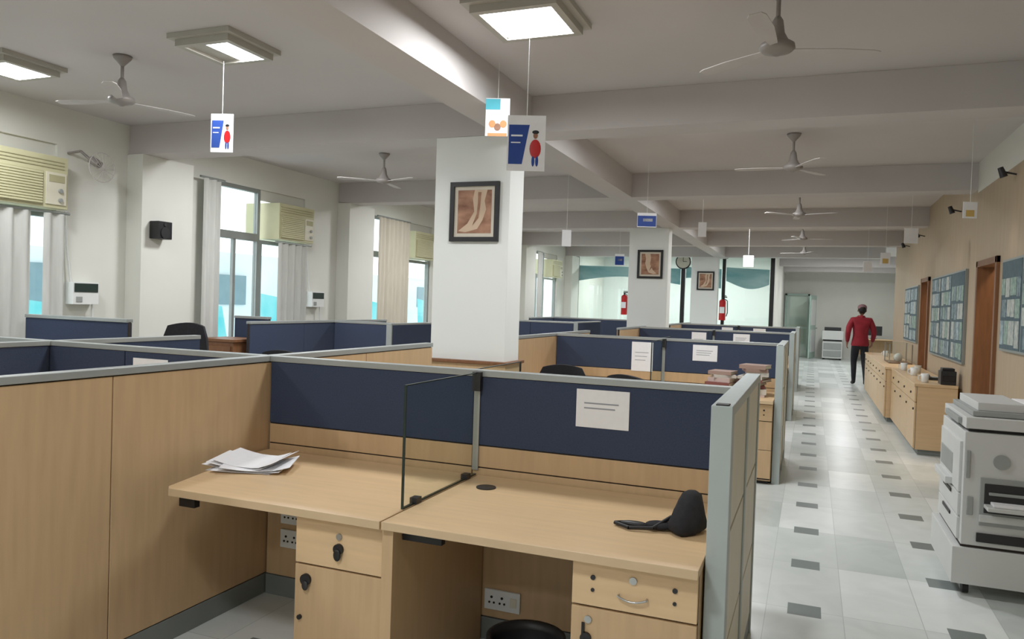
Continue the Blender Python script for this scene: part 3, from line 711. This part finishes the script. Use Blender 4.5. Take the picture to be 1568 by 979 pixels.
area(2.2, 8.2, 2.95, 0.4, 0.6, 26, (1, 0.78, 0.52), name='side_room_light'); area(2.2, 12.6, 2.95, 0.4, 0.6, 26, (1, 0.78, 0.52), name='side_room_light')

# ------------------------------------------------------------ photocopier
b = B(); c, g = M['copier'], M['copierg']
b.box(0.76, 1.42, 4.74, 5.50, 0.07, 0.27, c); b.box(0.80, 1.40, 4.76, 5.48, 0.27, 0.285, M['gapshade']); b.box(0.80, 1.41, 4.75, 5.49, 0.285, 0.90, c)
for (x, y) in ((0.84, 4.82), (1.34, 4.82), (0.84, 5.42), (1.34, 5.42)):
    b.cyl((x-0.015, y, 0.036), (x+0.015, y, 0.036), 0.035, M['black']); b.cyl((x, y, 0.035), (x, y, 0.07), 0.015, M['dark'])
b.cyl((0.975, 4.742, 0.75), (0.975, 4.751, 0.75), 0.04, g, seg=28)
b.box(0.88, 1.36, 4.742, 4.752, 0.40, 0.66, g); b.box(0.90, 1.34, 4.738, 4.744, 0.47, 0.63, M['dark'])
b.box(0.90, 1.34, 4.64, 4.75, 0.50, 0.52, c); b.box(0.93, 1.3, 4.66, 4.75, 0.521, 0.535, M['paper']); b.box(0.92, 1.32, 4.725, 4.74, 0.57, 0.585, g)
b.box(0.88, 1.36, 4.735, 4.745, 0.42, 0.46, c)
b.box(0.87, 1.36, 4.735, 4.745, 0.31, 0.36, M['dark']); b.box(0.82, 0.85, 4.742, 4.752, 0.45, 0.55, g); b.box(0.81, 0.83, 4.742, 4.752, 0.65, 0.80, g)
for z0, z1 in ((0.30, 0.42), (0.43, 0.55)):
    b.box(0.785, 0.802, 4.80, 5.44, z0, z1, c); b.box(0.778, 0.786, 5.0, 5.25, z1-0.035, z1-0.015, M['dark'])
b.box(0.785, 0.802, 4.80, 5.44, 0.56, 0.84, c); b.box(0.75, 0.80, 5.0, 5.40, 0.56, 0.60, c); b.box(0.782, 0.80, 5.0, 5.40, 0.62, 0.74, g)
b.box(0.82, 1.40, 4.78, 5.48, 0.90, 0.92, M['dark']); b.box(0.80, 1.42, 4.74, 5.45, 0.92, 0.98, c)
b.box(0.78, 0.80, 4.86, 5.30, 0.93, 0.965, g)
b.box(0.84, 1.41, 4.80, 5.44, 0.983, 1.01, g)
b.box(0.87, 1.10, 4.84, 5.40, 1.01, 1.055, c); b.box(1.10, 1.40, 4.88, 5.38, 1.02, 1.035, c); b.box(1.13, 1.38, 4.92, 5.34, 1.036, 1.045, M['paper'])
b.done('photocopier', 0.012)
b = B(); b.box(0.35, 0.95, 26.9, 27.5, 0.05, 0.6, c); b.box(0.38, 0.92, 26.89, 26.9, 0.1, 0.3, g); b.box(0.38, 0.92, 26.89, 26.9, 0.33, 0.55, g); b.box(0.37, 0.93, 26.92, 27.48, 0.6, 0.66, M['dark']); b.box(0.33, 0.97, 26.88, 27.52, 0.66, 0.95, c); b.box(0.4, 0.9, 26.95, 27.45, 0.95, 1.06, M['dark'])
for x in (0.4, 0.9):
    for y in (26.95, 27.45): b.cyl((x, y, 0.001), (x, y, 0.05), 0.03, M['black'])
b.done('multifunction_printer', 0.01)
plain_desk(1.3, 2.6, 26.6, 27.3)
b = B(); b.box(1.6, 2.1, 26.95, 26.98, 0.85, 1.15, M['black']); b.cyl((1.85, 26.97, 0.75), (1.85, 26.97, 0.9), 0.02, M['black']); b.cyl((1.85, 26.95, 0.741), (1.85, 26.95, 0.755), 0.1, M['black']); b.done('computer_monitor')

# ------------------------------------------------------------ walking person
def person(px, py, rz):
    V = []; E = []; R = []
    def jt(p, r, par=None):
        V.append(p); R.append(r if isinstance(r, tuple) else (r, r))
        if par is not None: E.append((par, len(V)-1))
        return len(V)-1
    pel = jt((0, 0, 0.94), (0.15, 0.11))
    sp = jt((0.0, 0.005, 1.07), (0.155, 0.12), pel); ch = jt((0.005, 0.02, 1.22), (0.18, 0.135), sp); up = jt((0.01, 0.03, 1.35), (0.15, 0.115), ch)
    nb = jt((0.015, 0.04, 1.44), (0.075, 0.07), up); nk = jt((0.02, 0.055, 1.50), 0.055, nb)
    wr = {}
    for s, el, w, hd in ((-1, (-0.255, -0.06, 1.13), (-0.25, 0.05, 0.91), (-0.25, 0.08, 0.86)), (1, (0.265, -0.01, 1.12), (0.26, 0.13, 0.93), (0.255, 0.165, 0.88))):
        sh = jt((0.172*s+0.01, 0.025, 1.385), 0.08, up); a = jt(((0.175*s+el[0])/2+0.015*s, (el[1]+0.02)/2, 1.26), 0.07, sh)
        e = jt(el, 0.06, a); f = jt(tuple((el[k]+w[k])/2 for k in range(3)), 0.052, e); ww = jt(w, 0.036, f); wr[s] = (w, hd)
    for s, kn, an, to in ((-1, (-0.10, 0.09, 0.50), (-0.095, 0.05, 0.10), (-0.11, 0.19, 0.04)), (1, (0.095, -0.0, 0.49), (0.10, -0.17, 0.13), (0.11, -0.05, 0.05))):
        hp = jt((0.085*s, 0.0, 0.84), 0.10, pel); t = jt((0.092*s, kn[1]*0.5, 0.68), 0.088, hp); k = jt(kn, 0.066, t)
        cf = jt((kn[0], (kn[1]+an[1])/2-0.02, (kn[2]+an[2])/2+0.05), 0.060, k); a = jt(an, 0.045, cf)
        h = jt((an[0], an[1]-0.01, an[2]-0.05 if s < 0 else an[2]-0.06), 0.042, a); jt(to, (0.042, 0.035), h)
    me = bpy.data.meshes.new('body_skel'); me.from_pydata(V, E, []); me.update()
    ob = bpy.data.objects.new('body_skel', me); scene.collection.objects.link(ob)
    ob.modifiers.new('Skin', 'SKIN')
    for i, sv in enumerate(me.skin_vertices[0].data): sv.radius = R[i]; sv.use_root = (i == 0)
    ss = ob.modifiers.new('Sub', 'SUBSURF'); ss.levels = 2; ss.render_levels = 2
    bpy.context.view_layer.update(); dg = bpy.context.evaluated_depsgraph_get()
    em = bpy.data.meshes.new_from_object(ob.evaluated_get(dg))
    b = B(T(px, py, 0, rz))
    def mf(c):
        if c.z > 1.475 and abs(c.x-0.02) < 0.07: return M['skin']
        if c.z < 0.11: return M['shoe']
        if c.z < 0.88 and abs(c.x) < 0.205: return M['trouser']
        return M['jacket']
    for v in em.vertices: v.co.z = max(v.co.z, 0.002)
    b.mesh(em, mf)
    bpy.data.objects.remove(ob)
    n = 28; prof = ((0.84, 0.172, 0.125), (0.865, 0.182, 0.135), (0.90, 0.176, 0.13), (0.98, 0.165, 0.12), (1.04, 0.145, 0.105))
    vs = [(rx*math.cos(2*math.pi*i/n), ry*math.sin(2*math.pi*i/n)+0.003, z) for z, rx, ry in prof for i in range(n)]
    b.add(vs, [(j*n+i, j*n+(i+1) % n, (j+1)*n+(i+1) % n, (j+1)*n+i) for j in range(4) for i in range(n)], M['jacket'], True)
    hc = (0.025, 0.08, 1.605)
    def hf(p):
        q = Vector(p)
        if q.z < 0: q.x *= 1+0.25*q.z; q.y *= 1+0.12*q.z
        return q
    b.ell(hc, (0.076, 0.095, 0.115), M['skin'], 20, 14, fn=hf)
    def hr(p):
        q = Vector(p)
        if q.z < -0.1 and q.y > -0.2: q.y = q.y*0.6; q.x *= 0.85
        return q
    b.ell((hc[0], hc[1]-0.016, hc[2]+0.018), (0.083, 0.094, 0.108), M['hair'], 24, 16, fn=hr)
    b.cyl((hc[0], hc[1]-0.004, hc[2]+0.035), (hc[0], hc[1]-0.004, hc[2]+0.07), 0.096, M['cap'], r1=0.092, seg=24)
    b.ell((hc[0], hc[1]-0.004, hc[2]+0.07), (0.092, 0.094, 0.062), M['cap'], 24, 12)
    b.ell((hc[0], hc[1]+0.10, hc[2]-0.015), (0.013, 0.02, 0.022), M['skin']); b.ell((hc[0], hc[1]+0.088, hc[2]-0.055), (0.025, 0.008, 0.007), M['artbrown'])
    for s in (-1, 1):
        b.ell((hc[0]+0.03*s, hc[1]+0.083, hc[2]+0.008), (0.012, 0.008, 0.008), M['white']); b.ell((hc[0]+0.03*s, hc[1]+0.09, hc[2]+0.008), (0.005, 0.004, 0.005), M['black'])
        b.ell((hc[0]+0.03*s, hc[1]+0.086, hc[2]+0.026), (0.017, 0.006, 0.004), M['hair'])
        b.ell((hc[0]+0.082*s, hc[1]+0.0, hc[2]-0.01), (0.01, 0.022, 0.03), M['skin'])
        w, hd = wr[s]; w = Vector(w); d = (Vector(hd)-w).normalized()
        side = Vector((0, 1, 0)) - d*d.y; side.normalize()
        b.cyl(w-d*0.02, w+d*0.03, 0.027, M['skin'], r1=0.024, seg=12)
        pc = w + d*0.06
        b.ell(tuple(pc), (0.017, 0.036, 0.05), M['skin'])
        for k, (o, ln) in enumerate(((0.026, 0.07), (0.009, 0.078), (-0.009, 0.073), (-0.026, 0.058))):
            r0 = w+d*0.09+side*o; r1 = r0+d*ln*0.5+Vector((-0.008*s, 0, 0)); r2 = r1+d*ln*0.4+Vector((-0.02*s, 0, 0))
            b.cyl(r0, r1, 0.009, M['skin'], r1=0.008, seg=8); b.ell(tuple(r1), (0.008, 0.008, 0.008), M['skin'], 8, 6); b.cyl(r1, r2, 0.008, M['skin'], r1=0.006, seg=8); b.ell(tuple(r2), (0.006, 0.006, 0.006), M['skin'], 8, 6)
        r0 = w+d*0.035+side*0.022; r1 = r0+d*0.03+side*0.024; r2 = r1+d*0.028+side*0.004
        b.cyl(r0, r1, 0.011, M['skin'], r1=0.009, seg=8); b.ell(tuple(r1), (0.009, 0.009, 0.009), M['skin'], 8, 6); b.cyl(r1, r2, 0.009, M['skin'], r1=0.007, seg=8); b.ell(tuple(r2), (0.007, 0.007, 0.007), M['skin'], 8, 6)
    b.cyl((0.015, 0.045, 1.43), (0.02, 0.055, 1.485), 0.078, M['jacket'], r1=0.066, seg=20)
    b.done('walking_person')
try:
    person(0.98, 17.9, 6)
except Exception as e:
    print('PERSON ERR', e)

# ------------------------------------------------------------ world
w = bpy.data.worlds.new('World'); scene.world = w; w.use_nodes = True
bg = w.node_tree.nodes['Background']; bg.inputs['Color'].default_value = (0.90, 0.96, 1.0, 1); bg.inputs['Strength'].default_value = 2.4

# ------------------------------------------------------------ camera
H = 1.52; f = 1165.0
yaw = math.atan(459/f); pitch = math.atan(25.5/f); roll = math.radians(1.87)
F0 = Vector((-math.sin(yaw), math.cos(yaw), 0)); R0 = Vector((math.cos(yaw), math.sin(yaw), 0)); Z = Vector((0, 0, 1))
F = (F0*math.cos(pitch) - Z*math.sin(pitch)).normalized(); U0 = R0.cross(F).normalized()
R = R0*math.cos(roll)+U0*math.sin(roll); U = -R0*math.sin(roll)+U0*math.cos(roll)
cam = bpy.data.cameras.new('camera'); cam.sensor_width = 36; cam.sensor_fit = 'HORIZONTAL'; cam.lens = f/1568*36; cam.clip_end = 200; cam.clip_start = 0.05
co = bpy.data.objects.new('camera', cam); scene.collection.objects.link(co)
co.matrix_world = Matrix((( R.x, U.x, -F.x, 0), (R.y, U.y, -F.y, 0), (R.z, U.z, -F.z, H), (0, 0, 0, 1)))
scene.camera = co
print('OBJECTS', len(bpy.data.objects))
